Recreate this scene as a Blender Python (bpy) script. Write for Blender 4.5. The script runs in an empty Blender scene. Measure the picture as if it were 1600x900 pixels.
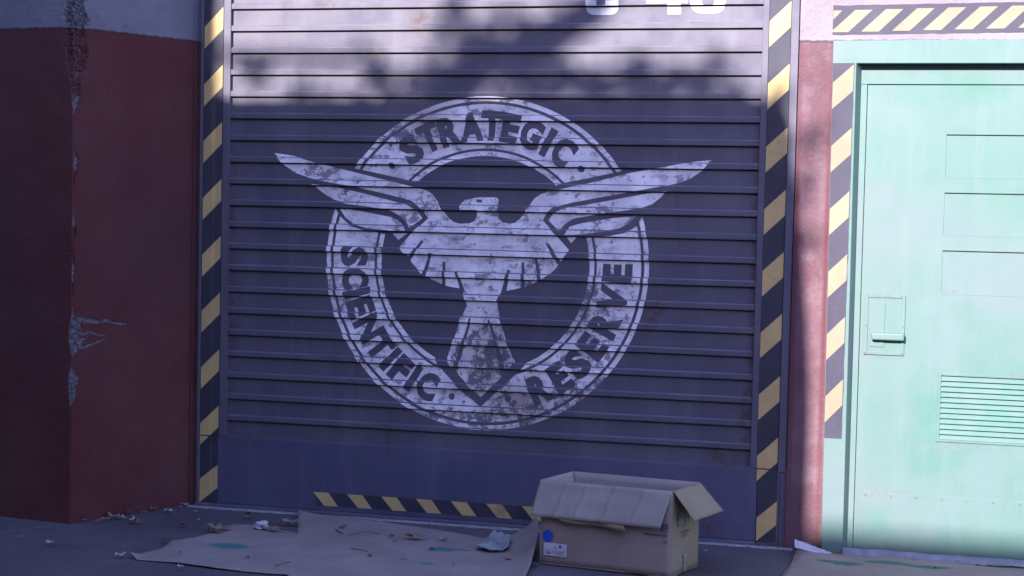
import bpy, bmesh, math, random
from mathutils import Vector, Matrix, noise, geometry
random.seed(7)
R = math.radians
S = bpy.context.scene
COL = S.collection

# ------------------------------------------------------------------ camera
YAW, PITCH, ROLL = 0.24486, -0.05102, 0.0215
CAM = Vector((2.4765, -7.67, 1.6002))
FPX = 2500.0
_f = Vector((-math.sin(YAW)*math.cos(PITCH), math.cos(YAW)*math.cos(PITCH), math.sin(PITCH)))
_r = Vector((math.cos(YAW), math.sin(YAW), 0)); _u = _r.cross(_f)
_c, _s = math.cos(ROLL), math.sin(ROLL)
CR, CU = _c*_r + _s*_u, -_s*_r + _c*_u
cd = bpy.data.cameras.new('camera'); cam = bpy.data.objects.new('camera', cd); COL.objects.link(cam)
cd.sensor_width = 36; cd.lens = FPX/1600*36; cd.clip_start = .05; cd.clip_end = 600
m = Matrix((CR, CU, -_f)).transposed().to_4x4(); m.translation = CAM
cam.matrix_world = m; S.camera = cam

# ------------------------------------------------------------------ light
SUN_AZ, SUN_EL = R(13), R(25)                      # the sun stands behind the viewer, a little to the left
TO_SUN = Vector((-math.sin(SUN_AZ)*math.cos(SUN_EL), -math.cos(SUN_AZ)*math.cos(SUN_EL), math.sin(SUN_EL)))
W = bpy.data.worlds.new('World'); S.world = W; W.use_nodes = True
wn = W.node_tree.nodes; bg = wn['Background']
sk = wn.new('ShaderNodeTexSky'); sk.sky_type = 'NISHITA'; sk.sun_disc = False
sk.sun_elevation = SUN_EL; sk.sun_rotation = math.atan2(TO_SUN.x, TO_SUN.y)
sk.air_density = 1.2; sk.dust_density = .6; sk.ozone_density = 3.5
tint = wn.new('ShaderNodeMix'); tint.data_type = 'RGBA'; tint.blend_type = 'MULTIPLY'; tint.inputs[0].default_value = 1
tint.inputs[7].default_value = (1.0, .875, 1.06, 1)   # a slightly violet evening-blue sky
W.node_tree.links.new(sk.outputs[0], tint.inputs[6]); W.node_tree.links.new(tint.outputs[2], bg.inputs[0]); bg.inputs[1].default_value = 0.125
sl = bpy.data.lights.new('sun', 'SUN'); sl.energy = 3.0; sl.angle = R(.53); sl.color = (1, .985, .92)
so = bpy.data.objects.new('sun', sl); COL.objects.link(so)
so.rotation_euler = TO_SUN.to_track_quat('Z', 'Y').to_euler(); so.location = (0, -20, 20)
S.view_settings.view_transform = 'Standard'; S.view_settings.look = 'None'
S.view_settings.exposure = 2.2; S.view_settings.gamma = 1; S.view_settings.use_curve_mapping = False
S.view_settings.use_white_balance = True; S.view_settings.white_balance_temperature = 6300; S.view_settings.white_balance_tint = 24

# ------------------------------------------------------------------ helpers
def ray(px, py):
    return _f + CR*((px-800)/FPX) - CU*((py-450)/FPX)
def gp(px, py, z=0.0):                              # point on the ground plane
    d = ray(px, py); return CAM + d*((z-CAM.z)/d.z)
def wp(px, py, y=0.0):                              # point on the facade plane
    d = ray(px, py); return CAM + d*((y-CAM.y)/d.y)

def tag(o, label=None, cat=None, group=None, kind=None):
    if label: o['label'] = label
    if cat: o['category'] = cat
    if group: o['group'] = group
    if kind: o['kind'] = kind
    return o
def thing(name, loc, label, cat, group=None):
    o = bpy.data.objects.new(name, None); COL.objects.link(o); o.location = loc
    o.empty_display_size = .1
    return tag(o, label, cat, group)
def chain_loc(o):
    v = Vector((0, 0, 0))
    while o is not None:
        v += o.location + o.matrix_parent_inverse.translation
        o = o.parent
    return v
def link(name, me, mats, parent=None, smooth=False):
    o = bpy.data.objects.new(name, me); COL.objects.link(o)
    for mm in (mats if isinstance(mats, (list, tuple)) else [mats]): me.materials.append(mm)
    if parent is not None:
        o.parent = parent
        o.matrix_parent_inverse = Matrix.Translation(-chain_loc(parent))
    if smooth:
        for p in me.polygons: p.use_smooth = True
    return o
class MB:
    def __init__(s): s.v = []; s.f = []; s.mi = []
    def add(s, vs, fs, mi=0):
        b = len(s.v); s.v += [tuple(v) for v in vs]
        for f in fs: s.f.append([b+i for i in f]); s.mi.append(mi)
    def box(s, x0, x1, y0, y1, z0, z1, mi=0):
        s.add([(x0,y0,z0),(x1,y0,z0),(x1,y1,z0),(x0,y1,z0),(x0,y0,z1),(x1,y0,z1),(x1,y1,z1),(x0,y1,z1)],
              [(0,3,2,1),(4,5,6,7),(0,1,5,4),(1,2,6,5),(2,3,7,6),(3,0,4,7)], mi)
    def prism(s, poly, y0, y1, mi=0):               # outline in x-z, from y0 (front) to y1
        n = len(poly); area = sum(poly[i][0]*poly[(i+1)%n][1]-poly[(i+1)%n][0]*poly[i][1] for i in range(n))
        if area < 0: poly = poly[::-1]
        s.add([(x,y0,z) for x,z in poly]+[(x,y1,z) for x,z in poly],
              [tuple(range(n)), tuple(range(2*n-1,n-1,-1))]+[(i,n+i,n+(i+1)%n,(i+1)%n) for i in range(n)], mi)
    def tube(s, pts, rad, n=6, mi=0):
        rings = []
        for i, p in enumerate(pts):
            p = Vector(p); a = Vector(pts[max(i-1,0)]); b = Vector(pts[min(i+1,len(pts)-1)])
            t = (b-a).normalized(); u = t.orthogonal().normalized(); w = t.cross(u)
            r = rad[i] if isinstance(rad, (list, tuple)) else rad
            rings.append([p+(u*math.cos(2*math.pi*k/n)+w*math.sin(2*math.pi*k/n))*r for k in range(n)])
        vs = [v for q in rings for v in q]
        fs = [(i*n+k, i*n+(k+1)%n, (i+1)*n+(k+1)%n, (i+1)*n+k) for i in range(len(pts)-1) for k in range(n)]
        fs += [tuple(range(n-1,-1,-1)), tuple((len(pts)-1)*n+k for k in range(n))]
        s.add(vs, fs, mi)
    def build(s, name, mats, parent=None, bevel=0, smooth=False, seg=2):
        me = bpy.data.meshes.new(name); me.from_pydata(s.v, [], s.f)
        me.polygons.foreach_set('material_index', s.mi); me.validate(); me.update()
        bm = bmesh.new(); bm.from_mesh(me)
        bmesh.ops.recalc_face_normals(bm, faces=bm.faces)
        bm.to_mesh(me); bm.free()
        o = link(name, me, mats, parent, smooth)
        if bevel:
            b = o.modifiers.new('bevel', 'BEVEL'); b.width = bevel; b.segments = seg; b.limit_method = 'ANGLE'; b.angle_limit = R(40)
        return o

# ------------------------------------------------------------------ materials
class NT:
    def __init__(s, name):
        s.m = bpy.data.materials.new(name); s.m.use_nodes = True
        s.t = s.m.node_tree; s.n = s.t.nodes; s.b = s.n['Principled BSDF']
        s.tc = s.n.new('ShaderNodeTexCoord'); s.P = s.tc.outputs['Object']
    def l(s, a, b): s.t.links.new(a, b)
    def val(s, sock, v):
        if isinstance(v, (int, float)): sock.default_value = v
        elif isinstance(v, (tuple, list)): sock.default_value = v if len(v) != 3 or sock.type != 'RGBA' else (*v, 1)
        else: s.l(v, sock)
    def math(s, op, a, b=0.0, c=0.0, clamp=False):
        n = s.n.new('ShaderNodeMath'); n.operation = op; n.use_clamp = clamp
        s.val(n.inputs[0], a); s.val(n.inputs[1], b); s.val(n.inputs[2], c); return n.outputs[0]
    def mapv(s, scale=(1,1,1), loc=(0,0,0)):
        n = s.n.new('ShaderNodeMapping'); n.inputs['Scale'].default_value = scale; n.inputs['Location'].default_value = loc
        s.l(s.P, n.inputs['Vector']); return n.outputs[0]
    def noise(s, scale, detail=4, rough=.55, vec=None, dist=0.0):
        n = s.n.new('ShaderNodeTexNoise'); n.inputs['Scale'].default_value = scale; n.inputs['Detail'].default_value = detail
        n.inputs['Roughness'].default_value = rough; n.inputs['Distortion'].default_value = dist
        s.l(vec or s.P, n.inputs['Vector']); return n.outputs[0]
    def ramp(s, f, lo, hi, a=0.0, b=1.0):
        n = s.n.new('ShaderNodeMapRange'); n.clamp = True; n.interpolation_type = 'SMOOTHSTEP'
        s.val(n.inputs[0], f); n.inputs[1].default_value = lo; n.inputs[2].default_value = hi
        n.inputs[3].default_value = a; n.inputs[4].default_value = b; return n.outputs[0]
    def mix(s, f, a, b, mode='MIX'):
        n = s.n.new('ShaderNodeMix'); n.data_type = 'RGBA'; n.blend_type = mode
        s.val(n.inputs[0], f); s.val(n.inputs[6], a); s.val(n.inputs[7], b); return n.outputs[2]
    def bump(s, h, strength=.3, dist=.01):
        n = s.n.new('ShaderNodeBump'); n.inputs['Strength'].default_value = strength; n.inputs['Distance'].default_value = dist
        s.l(h, n.inputs['Height']); s.l(n.outputs[0], s.b.inputs['Normal'])
    def blobs(s, lst):                               # soft elliptical patches: (x, y, z, rx, ry, rz)
        out = None
        for x, y, z, rx, ry, rz in lst:
            v = s.mapv((1/rx, 1/ry, 1/rz), (-x/rx, -y/ry, -z/rz))
            L = s.n.new('ShaderNodeVectorMath'); L.operation = 'LENGTH'; s.l(v, L.inputs[0])
            q = s.math('SUBTRACT', 1.0, L.outputs['Value'], clamp=True)
            out = q if out is None else s.math('MAXIMUM', out, q)
        return out
    def fin(s, col, rough=.6, spec=.3):
        s.val(s.b.inputs['Base Color'], col); s.val(s.b.inputs['Roughness'], rough)
        s.b.inputs['Specular IOR Level'].default_value = spec; return s.m

SH = (.096, .089, .115)
def shutter_color(t):                                # the worn slate-blue paint of the shutter
    a = t.noise(1.7, 5, .6); st = t.noise(1.0, 4, .6, t.mapv((9, 9, .9))); fine = t.noise(60, 3)
    c = t.mix(t.ramp(a, .35, .7), (SH[0]*.86, SH[1]*.86, SH[2]*.9), (SH[0]*1.14, SH[1]*1.12, SH[2]*1.08))
    c = t.mix(t.ramp(st, .45, .75, 0, .45), c, (.135, .128, .15))
    dr_ = t.noise(1.0, 5, .7, t.mapv((26, 9, 1.6), (3, 0, 2)))
    c = t.mix(t.ramp(dr_, .56, .72, 0, .4), c, (.058, .052, .066))
    hz = t.noise(1.0, 3, .5, t.mapv((1.2, 1, 60)))
    c = t.mix(t.ramp(hz, .55, .8, 0, .3), c, (.15, .145, .165))
    grime = t.noise(5, 6, .7)
    c = t.mix(t.ramp(grime, .58, .75, 0, .45), c, (.055, .048, .052))
    return c, fine
def mat_shutter(name='shutter_paint', cast=None):
    t = NT(name); c, fine = shutter_color(t)
    if cast: c = t.mix(1.0, c, cast, 'MULTIPLY')
    rust = t.blobs([(.06,0,2.50,.09,.2,.13), (-.16,0,2.36,.05,.2,.06), (-.45,0,2.60,.09,.2,.03), (1.25,0,1.12,.1,.2,.16), (-.07,0,.44,.03,.2,.16),
                    (1.62,0,.42,.12,.2,.09), (1.50,0,.07,.22,.2,.09), (.93,0,.27,.05,.2,.08), (.02,0,.05,.05,.2,.03), (-.83,0,.35,.1,.2,.04),
                    (1.72,0,.6,.04,.2,.3), (.45,0,.99,.4,.2,.03), (-.94,0,1.2,.03,.2,1.3), (1.74,0,1.2,.025,.2,1.3)])
    rm = t.math('MULTIPLY', rust, t.ramp(t.noise(22, 6, .75), .42, .62), clamp=True)
    c = t.mix(t.math('MULTIPLY', rm, 1.6, clamp=True), c, (.078, .054, .054))
    scr = t.ramp(t.noise(1, 5, .8, t.mapv((14, 1, 300))), .66, .74, 0, .5)
    c = t.mix(scr, c, (.22, .215, .24))
    t.bump(t.math('ADD', t.noise(2.5, 3), t.math('MULTIPLY', fine, .08)), .25, .012)
    return t.fin(c, t.ramp(t.noise(8), .3, .7, .42, .62), .35)
def mat_emblem():
    t = NT('stencilled_white_paint'); sc, fine = shutter_color(t)
    w = t.mix(t.ramp(t.noise(7, 4), .35, .7), (.66, .62, .64), (.90, .86, .86))
    w = t.mix(t.ramp(t.noise(1, 5, .7, t.mapv((30, 1, 5))), .5, .8, 0, .4), w, (.36, .36, .42))
    tan = t.blobs([(.82,0,1.10,.26,.3,.22), (.45,0,.85,.2,.3,.3), (.10,0,2.0,.2,.3,.2), (.62,0,.62,.3,.3,.2)])
    w = t.mix(t.math('MULTIPLY', tan, .9, clamp=True), w, (.40, .31, .27))
    heavy = t.blobs([(.85,0,1.16,.42,.3,.2), (.45,0,.82,.33,.3,.36), (-.05,0,1.95,.16,.3,.12), (.5,0,.55,.55,.3,.16), (.9,0,.7,.3,.3,.2)])
    n1 = t.math('ADD', t.noise(16, 7, .72), t.math('MULTIPLY', heavy, .19))
    wear = t.ramp(n1, .60, .68)
    dn = t.math('ADD', t.noise(1, 8, .7, t.mapv((17, 1, 26))), t.math('MULTIPLY', t.noise(5.5, 4, .6), .6))
    dab = t.ramp(dn, .83, .93, 0, .85)
    n2 = t.math('MAXIMUM', t.ramp(t.noise(1, 5, .6, t.mapv((9, 1, 13))), .50, .68, 0, .55), t.ramp(t.noise(1, 6, .7, t.mapv((5, 1, 34))), .57, .68, 0, .55))
    wear = t.math('MULTIPLY', t.math('MAXIMUM', t.math('MAXIMUM', wear, dab), n2), .9)
    c = t.mix(wear, w, sc)
    t.bump(t.noise(30, 4), .12, .004)
    return t.fin(c, .6, .25)
def mat_stripe(name, base, alt, dirt=.5):
    t = NT(name)
    c = t.mix(t.ramp(t.noise(6, 5), .35, .7), base, alt)
    c = t.mix(t.ramp(t.noise(3, 6, .75), .56, .72, 0, dirt), c, (.10, .08, .07))
    c = t.mix(t.ramp(t.noise(1, 5, .75, t.mapv((55, 1, 4))), .58, .74, 0, .3), c, (.12, .11, .12))
    c = t.mix(t.ramp(t.noise(70, 3, .8), .68, .74, 0, .5), c, (.25, .24, .26))
    t.bump(t.noise(25), .1, .004)
    return t.fin(c, .58, .3)
def mat_wall(name, base, alt, low=None, split=2.418, upper=None, upper_alt=None, chip=False, rough=.75, pale=None, edges=None):
    t = NT(name)
    c = t.mix(t.ramp(t.noise(2.2, 6, .62), .36, .66), base, alt)
    c = t.mix(t.ramp(t.noise(1, 5, .7, t.mapv((7, 7, 1.1))), .5, .75, 0, .4), c, tuple(v*.72+.012 for v in base))
    if pale:
        c = t.mix(t.ramp(t.noise(7, 7, .72), .45, .68, 0, .75), c, pale)
        e_ = t.blobs(edges); c = t.mix(t.math('MULTIPLY', e_, 1.3, clamp=True), c, tuple(v*k for v, k in zip(base, (1.0, .72, .76))))
    if low:
        c = t.mix(t.ramp(t.noise(.9, 4, .5), .4, .65, 0, .6), c, low)
    if upper:
        u = t.mix(t.ramp(t.noise(2.6, 6, .62), .35, .68), upper, upper_alt)
        u = t.mix(t.ramp(t.noise(9, 6, .75), .58, .7, 0, .5), u, tuple(v*.6 for v in upper))
        sep = t.n.new('ShaderNodeSeparateXYZ'); t.l(t.P, sep.inputs[0])
        zz = t.math('ADD', sep.outputs[2], t.math('MULTIPLY', t.math('SUBTRACT', t.noise(26, 4, .7), .5), .022))
        c = t.mix(t.ramp(zz, split-.002, split+.002), c, u)
        dl = t.math('MULTIPLY', t.ramp(zz, split-.012, split-.002), t.ramp(zz, split+.002, split+.008, 1, 0))
        c = t.mix(t.math('MULTIPLY', dl, .6), c, (.035, .02, .03))
    sp = t.math('MULTIPLY', t.ramp(t.noise(55, 2, .5), .70, .74), t.ramp(t.noise(3), .45, .6))
    c = t.mix(t.math('MULTIPLY', sp, .3), c, (.17, .16, .17))
    h = t.math('ADD', t.noise(9, 8, .62), t.math('MULTIPLY', t.noise(70, 5, .75), .55))
    if chip:
        at = t.n.new('ShaderNodeAttribute'); at.attribute_name = 'chip'
        raw = t.mix(t.ramp(t.noise(45, 6, .75), .35, .68), (.07, .062, .07), (.25, .235, .255))
        c = t.mix(t.ramp(at.outputs['Fac'], .15, .5), c, raw)
        h = t.math('ADD', h, t.math('MULTIPLY', at.outputs['Fac'], t.math('MULTIPLY', t.noise(120, 5, .7), 1.2)))
    t.bump(h, .75, .016)
    return t.fin(c, rough, .25)
def mat_green(name='green_door_paint'):
    t = NT(name)
    a = t.ramp(t.noise(2.0, 4, .5), .35, .66)
    c = t.mix(a, (.106, .174, .156), (.088, .172, .138))
    c = t.mix(t.ramp(t.noise(5.5, 6, .65), .42, .66, 0, .7), c, (.082, .160, .134))
    c = t.mix(t.ramp(t.noise(1, 5, .7, t.mapv((40, 40, 2.5))), .55, .75, 0, .5), c, (.140, .176, .160))
    c = t.mix(t.ramp(t.noise(1.6, 4, .55, t.mapv((1, 1, 1), (5, 3, 9))), .42, .66, 0, .8), c, (.122, .168, .158))
    c = t.mix(t.ramp(t.noise(1, 5, .6, t.mapv((16, 16, 1.6))), .46, .74, 0, .5), c, (.128, .186, .170))
    g = t.blobs([(2.95,0,.74,.5,.3,.22), (2.62,0,.62,.22,.3,.3), (2.62,0,2.18,.5,.3,.1), (2.30,0,.12,.3,.3,.14), (2.9,0,.05,.6,.3,.1), (2.17,0,1.5,.05,.3,1.3)])
    c = t.mix(t.math('MULTIPLY', t.math('MULTIPLY', g, 1.4, clamp=True), t.ramp(t.noise(7, 6, .65), .35, .62, .1, .65)), c, (.050, .165, .118))
    pk = t.blobs([(2.72,0,.54,.3,.3,.05), (2.36,0,1.22,.14,.3,.025), (2.36,0,.945,.14,.3,.03), (2.36,0,.30,.25,.3,.03), (2.27,0,.1,.04,.3,.3), (2.35,0,2.14,.06,.3,.07), (2.66,0,1.99,.03,.3,.03),
                  (2.9,0,.86,.4,.3,.03), (2.66,0,1.25,.1,.3,.02), (2.5,0,.03,.3,.3,.06), (3.0,0,.02,.3,.3,.05)])
    c = t.mix(t.math('MULTIPLY', t.math('MULTIPLY', pk, .8, clamp=True), t.ramp(t.noise(34, 6, .75), .46, .66)), c, (.112, .105, .112))
    t.bump(t.math('ADD', t.noise(3, 3), t.math('MULTIPLY', t.noise(70), .06)), .2, .01)
    return t.fin(c, .5, .35)
def mat_card(name, base, alt, stains=None, stain_col=(.02, .17, .15)):
    t = NT(name)
    c = t.mix(t.ramp(t.noise(4, 5, .6), .35, .68), base, alt)
    c = t.mix(t.ramp(t.noise(1, 4, .6, t.mapv((3, 60, 60))), .5, .8, 0, .25), c, tuple(v*.8 for v in base))
    c = t.mix(t.ramp(t.noise(14, 6, .75), .62, .74, 0, .4), c, tuple(v*.6 for v in base))
    if stains:
        sm = t.blobs(stains)
        edge = t.math('ADD', sm, t.math('MULTIPLY', t.math('SUBTRACT', t.noise(24, 6, .7), .5), .7))
        c = t.mix(t.ramp(edge, .22, .62, 0, .85), c, stain_col)
        dots = t.math('MULTIPLY', t.ramp(t.noise(38, 3, .6), .70, .73), t.ramp(t.noise(4), .45, .6))
        c = t.mix(t.math('MULTIPLY', dots, .6), c, (.05, .045, .045))
    t.bump(t.noise(9, 6, .6), .22, .008)
    return t.fin(c, .8, .2)
def mat_plain(name, a, b, rough=.6, scale=8, bump=.15):
    t = NT(name); c = t.mix(t.ramp(t.noise(scale, 6, .65), .35, .68), a, b)
    if bump: t.bump(t.noise(scale*4, 5), bump, .006)
    return t.fin(c, rough, .3)
def mat_ground():
    t = NT('worn_asphalt')
    c = t.mix(t.ramp(t.noise(1.3, 6, .6), .35, .68), (.090, .078, .086), (.122, .106, .116))
    c = t.mix(t.ramp(t.noise(190, 3, .7), .5, .72, 0, .45), c, (.14, .13, .13))
    c = t.mix(t.ramp(t.noise(6, 7, .75), .56, .72, 0, .5), c, (.04, .036, .038))
    c = t.mix(t.ramp(t.noise(1, 5, .7, t.mapv((2.5, 22, 1))), .6, .78, 0, .3), c, (.12, .105, .10))
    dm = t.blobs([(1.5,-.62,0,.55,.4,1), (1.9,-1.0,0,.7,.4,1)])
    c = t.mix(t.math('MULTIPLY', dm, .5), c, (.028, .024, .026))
    t.bump(t.math('ADD', t.noise(120, 5, .7), t.math('MULTIPLY', t.noise(5, 4), .8)), .45, .006)
    return t.fin(c, t.ramp(t.noise(4), .3, .7, .62, .85), .25)

M = dict(
    shutter=mat_shutter(), kick=mat_shutter('kick_panel_paint', (.86,.91,1.12)), emblem=mat_emblem(),
    black=mat_stripe('black_stripe_paint', (.034,.034,.046), (.046,.045,.058), .25),
    yellow=mat_stripe('yellow_stripe_paint', (.46,.33,.135), (.54,.39,.16), .5),
    black_tape=mat_stripe('black_tape', (.040,.037,.056), (.050,.046,.066), .15),
    yellow_tape=mat_stripe('cream_tape', (.235,.185,.115), (.28,.225,.14), .12),
    number=mat_plain('white_number_paint', (.42,.42,.45), (.56,.56,.58), .6, 12),
    pier=mat_wall('dark_red_painted_concrete', (.100,.026,.026), (.120,.040,.037), (.078,.032,.036), 2.418, (.15,.15,.178), (.20,.20,.225), True),
    pilaster=mat_wall('faded_red_painted_concrete', (.126,.060,.070), (.165,.092,.102), None, 2.402, (.215,.185,.195), (.26,.23,.235), pale=(.20,.130,.142), edges=[(1.938,0,1.2,.022,.3,1.6),(2.083,0,1.2,.020,.3,1.6)]),
    lintel=mat_wall('raw_concrete', (.14,.14,.155), (.2,.2,.215)),
    green=mat_green(), ground=mat_ground(),
    edge=mat_plain('worn_highlit_rib_edge', (.100,.094,.118), (.175,.165,.19), .5, 3, 0),  # edge wear, with the chamfer's light line also lifted in the colour
    darkgap=mat_plain('dark_gap', (.012,.012,.014), (.02,.02,.022), .8),
)

# ------------------------------------------------------------------ ground
def grid_sheet(name, x0, x1, y0, y1, nx, ny, fz, mt, smooth=True):
    b = MB(); vs = []; fs = []
    for j in range(ny+1):
        for i in range(nx+1):
            x = x0+(x1-x0)*i/nx; y = y0+(y1-y0)*j/ny; vs.append((x, y, fz(x, y)))
    for j in range(ny):
        for i in range(nx):
            a = j*(nx+1)+i; fs.append((a, a+1, a+nx+2, a+nx+1))
    b.add(vs, fs); return b.build(name, mt, smooth=smooth)
gmb = MB()
xs = [-60, -8] + [-4+.1*i for i in range(101)] + [12, 60]
ys = [-60, -12] + [-4+.1*i for i in range(50)] + [6, 40]
def gz(x, y):
    if x <= -4 or x >= 6 or y <= -4 or y >= .9: return 0
    return .004*noise.noise(Vector((x*.9, y*.9, 3))) - .002
gmb.add([(x, y, gz(x, y)) for y in ys for x in xs],
        [(j*len(xs)+i, j*len(xs)+i+1, (j+1)*len(xs)+i+1, (j+1)*len(xs)+i) for j in range(len(ys)-1) for i in range(len(xs)-1)])
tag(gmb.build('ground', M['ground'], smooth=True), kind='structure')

def ragged(x0, x1, yb, yf, n, amp, z, seed):          # an irregular thin strip lying along the facade
    b = MB(); vs = []; fs = []
    for i in range(n+1):
        x = x0+(x1-x0)*i/n
        a = amp*noise.noise(Vector((x*9, seed, 0))); c = amp*noise.noise(Vector((x*14, seed+5, 0))) + amp*.8*noise.noise(Vector((x*50, seed+5, 0)))
        vs += [(x, yb+a*.3, z), (x, yf+c, z), (x, yb+a*.3, z-.006), (x, yf+c-.001, z-.006)]
    for i in range(n):
        k = i*4; fs += [(k, k+1, k+5, k+4), (k+1, k+3, k+7, k+5)]
    b.add(vs, fs); return b
M['seam'] = mat_plain('pale_mortar', (.24,.23,.24), (.36,.35,.36), .85, 30, .4)
tag(ragged(-1.15, 1.97, -.030, -.062, 300, .010, .006, 2).build('pavement_seam', M['seam']), kind='structure')
sb = MB()
pA, pB = gp(-60, 840), gp(100, 820)
for i in range(40):
    p = pA.lerp(pB, i/40); q = pA.lerp(pB, (i+1)/40); w1 = .004+.003*noise.noise(Vector((i*.5, 0, 0))); d = Vector((0, w1, 0))
    sb.add([p-d+Vector((0,0,.002)), q-d+Vector((0,0,.002)), q+d+Vector((0,0,.002)), p+d+Vector((0,0,.002))], [(0,1,2,3)])
tag(sb.build('ground_joint', M['seam']), kind='structure')

# ------------------------------------------------------------------ left pier
PC = Vector((-1.486, -.644, 0)); PL = Vector((-1.904, -.593, 0)); PR = Vector((-1.137, .063, 0))
dl = (PL-PC).normalized(); dr = (PR-PC).normalized(); inward = (dl+dr).normalized()
side_len = (PR-PC).length
def seg_d(u, z, a, b):
    ax, az = a; bx, bz = b; L2 = (bx-ax)**2+(bz-az)**2; t = max(0, min(1, ((u-ax)*(bx-ax)+(z-az)*(bz-az))/L2))
    return math.hypot(u-ax-t*(bx-ax), z-az-t*(bz-az)), t
cracks = [([(-.005,.995),(.06,1.0),(.14,.985),(.20,.993),(.26,.975),(.32,.968)], .017),
          ([(.0,.935),(.07,.932),(.11,.94),(.15,.922),(.20,.915)], .011),
          ([(.0,.868),(.07,.866),(.12,.876),(.20,.902)], .012), ([(.02,.905),(.08,.903)], .006)]
def chip(u, z):
    nz = noise.fractal(Vector((u*14, z*14, 1.3)), 1, 2, 5); n2 = noise.fractal(Vector((u*62, z*75, 7)), .8, 2, 5)
    def bump(zc, h): return max(0, 1-abs((z-zc)/h)**2.5)
    wl = .004 + .05*bump(2.42,.27) + .012*bump(2.15,.12) + .012*bump(.93,.1) + .012*bump(.67,.10) + .007*max(0, noise.noise(Vector((0, z*5, 4)))+.1)
    wr = .005 + .080*bump(2.42,.25) + .03*bump(2.14,.12) + .02*bump(1.76,.07) + .016*bump(1.45,.06) + .05*bump(.93,.11) + .036*bump(.675,.085) + .016*max(0, noise.noise(Vector((3, z*6, 4)))+.15)
    if z < .5: wl *= .5; wr *= .45
    if z > 2.66: wl = max(wl, .02); wr = max(wr, .03)
    w = wl if u < 0 else wr
    w *= 1 + .45*nz
    c = max(0, 1-abs(u)/max(w, .001)); c = min(1, c*2.2)
    dep = c*(.008 + w*.18)*(1+.55*n2)
    if u > -.01 and .83 < z < 1.03:
        for pts, th in cracks:
            for k in range(len(pts)-1):
                d, t = seg_d(u, z, pts[k], pts[k+1])
                f = (k+t)/(len(pts)-1); wd = th*(1-.75*f)*(1+.5*n2)
                q = max(0, 1-d/max(wd, .0005)); q = min(1, q*1.8)
                if q > c: c = q; dep = max(dep, q*.010)
    return c, dep
us = [-2.6, -1.6, -.9, -.6, -.4, -.25, -.18, -.13] + [-.10+.005*i for i in range(20)] + [.005*i for i in range(1, 70)] + [.37, .42, .5, .58, .66, .72, side_len]
zs = [-.05] + [.0055*i for i in range(0, 500)] + [2.8, 3.2, 4.0, 4.8]
vs = []; ch = []
for z in zs:
    for u in us:
        p = PC + (dl*(-u) if u < 0 else dr*u)
        c, dep = chip(u, z) if (abs(u) < .36 and 0 <= z < 2.75) else (0, 0)
        wob = .0025*noise.noise(Vector((u*3, z*3, 0)))
        q = p + inward*(dep + wob*(abs(u) < .7)); vs.append((q.x, q.y, z)); kk = max(0, min(1, (z-1.98)/.14)) if z < 2.418 else 0; pb = 1.0 if (z > 2.0 or .56 < z < .78 or .84 < z < 1.03) else max(.0, min(1, .35+1.8*noise.noise(Vector((0, z*11, 6))))); ch.append(c*pb*(1-kk*(.86-.3*noise.noise(Vector((u*40, z*40, 2))))))
nu = len(us)
fs = [(j*nu+i, j*nu+i+1, (j+1)*nu+i+1, (j+1)*nu+i) for j in range(len(zs)-1) for i in range(nu-1)]
pe = PC + dl*2.6
nb = len(vs); vs += [(pe.x, 1.2, -.05), (-1.137, 1.2, -.05), (pe.x, 1.2, 4.8), (-1.137, 1.2, 4.8)]; ch += [0]*4
top = (len(zs)-1)*nu
fs += [(0, nb, nb+2, top), (nu-1, top+nu-1, nb+3, nb+1), tuple([top+i for i in range(nu)]+[nb+3, nb+2]), (nb, nb+1, nb+3, nb+2)]
pier = thing('concrete_pier', PC, 'dark red painted concrete pier with grey upper band and chipped corner, left of the shutter', 'pier')
me = bpy.data.meshes.new('shaft'); me.from_pydata(vs, [], fs); me.update()
a = me.attributes.new('chip', 'FLOAT', 'POINT'); a.data.foreach_set('value', ch)
bm = bmesh.new(); bm.from_mesh(me); bmesh.ops.recalc_face_normals(bm, faces=bm.faces); bm.to_mesh(me); bm.free()
link('shaft', me, M['pier'], pier)
nrm = Vector((dr.y, -dr.x, 0))
b = MB(); a0 = PC+dr*(side_len-.065)+nrm*-.002; a1 = PC+dr*(side_len-.003)+nrm*-.002
b.add([a0, a1, a1+nrm*.010, a0+nrm*.010]+[v+Vector((0,0,4.7)) for v in (a0, a1, a1+nrm*.010, a0+nrm*.010)],
      [(0,3,2,1),(4,5,6,7),(0,1,5,4),(1,2,6,5),(2,3,7,6),(3,0,4,7)])
b.build('edge_strip', M['pier'], pier, bevel=.003)

# ------------------------------------------------------------------ roller shutter
X0, X1 = -.957, 1.757
Z0, DZ = 2.5796, .11162                               # z of the lower edge of rib 0, spacing
RIB, REC, SLOT = .029, .017, .007
ribs = [Z0 - DZ*i for i in range(-6, 20)]             # top to bottom
PANEL_TOP = .372
shutter = thing('roller_shutter', (.4, 0, 0), 'slate blue ribbed metal roller shutter with a worn white winged emblem and hazard edging', 'shutter')
prof = [(.0, PANEL_TOP-.001)]                         # (y, z) going up
prof = []
z_prev = PANEL_TOP + .001
prof += [(-.002, PANEL_TOP-.02), (.0, PANEL_TOP+.0035), (REC, PANEL_TOP+.006)]
for zb in reversed(ribs):
    prof += [(REC, zb-SLOT), (.03, zb-SLOT), (.03, zb), (.0015, zb), (0, zb+.0015), (0, zb+RIB-.0045), (.0045, zb+RIB), (REC, zb+RIB+.001)]
xsn = 60; b = MB(); vs = []
for i in range(xsn+1):
    x = X0+(X1-X0)*i/xsn
    for y, z in prof:
        vs.append((x, y, z + .0012*noise.noise(Vector((x*1.3, 5, round(z/DZ)*2.7)))))
npz = len(prof)
b.add(vs, [])
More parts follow.
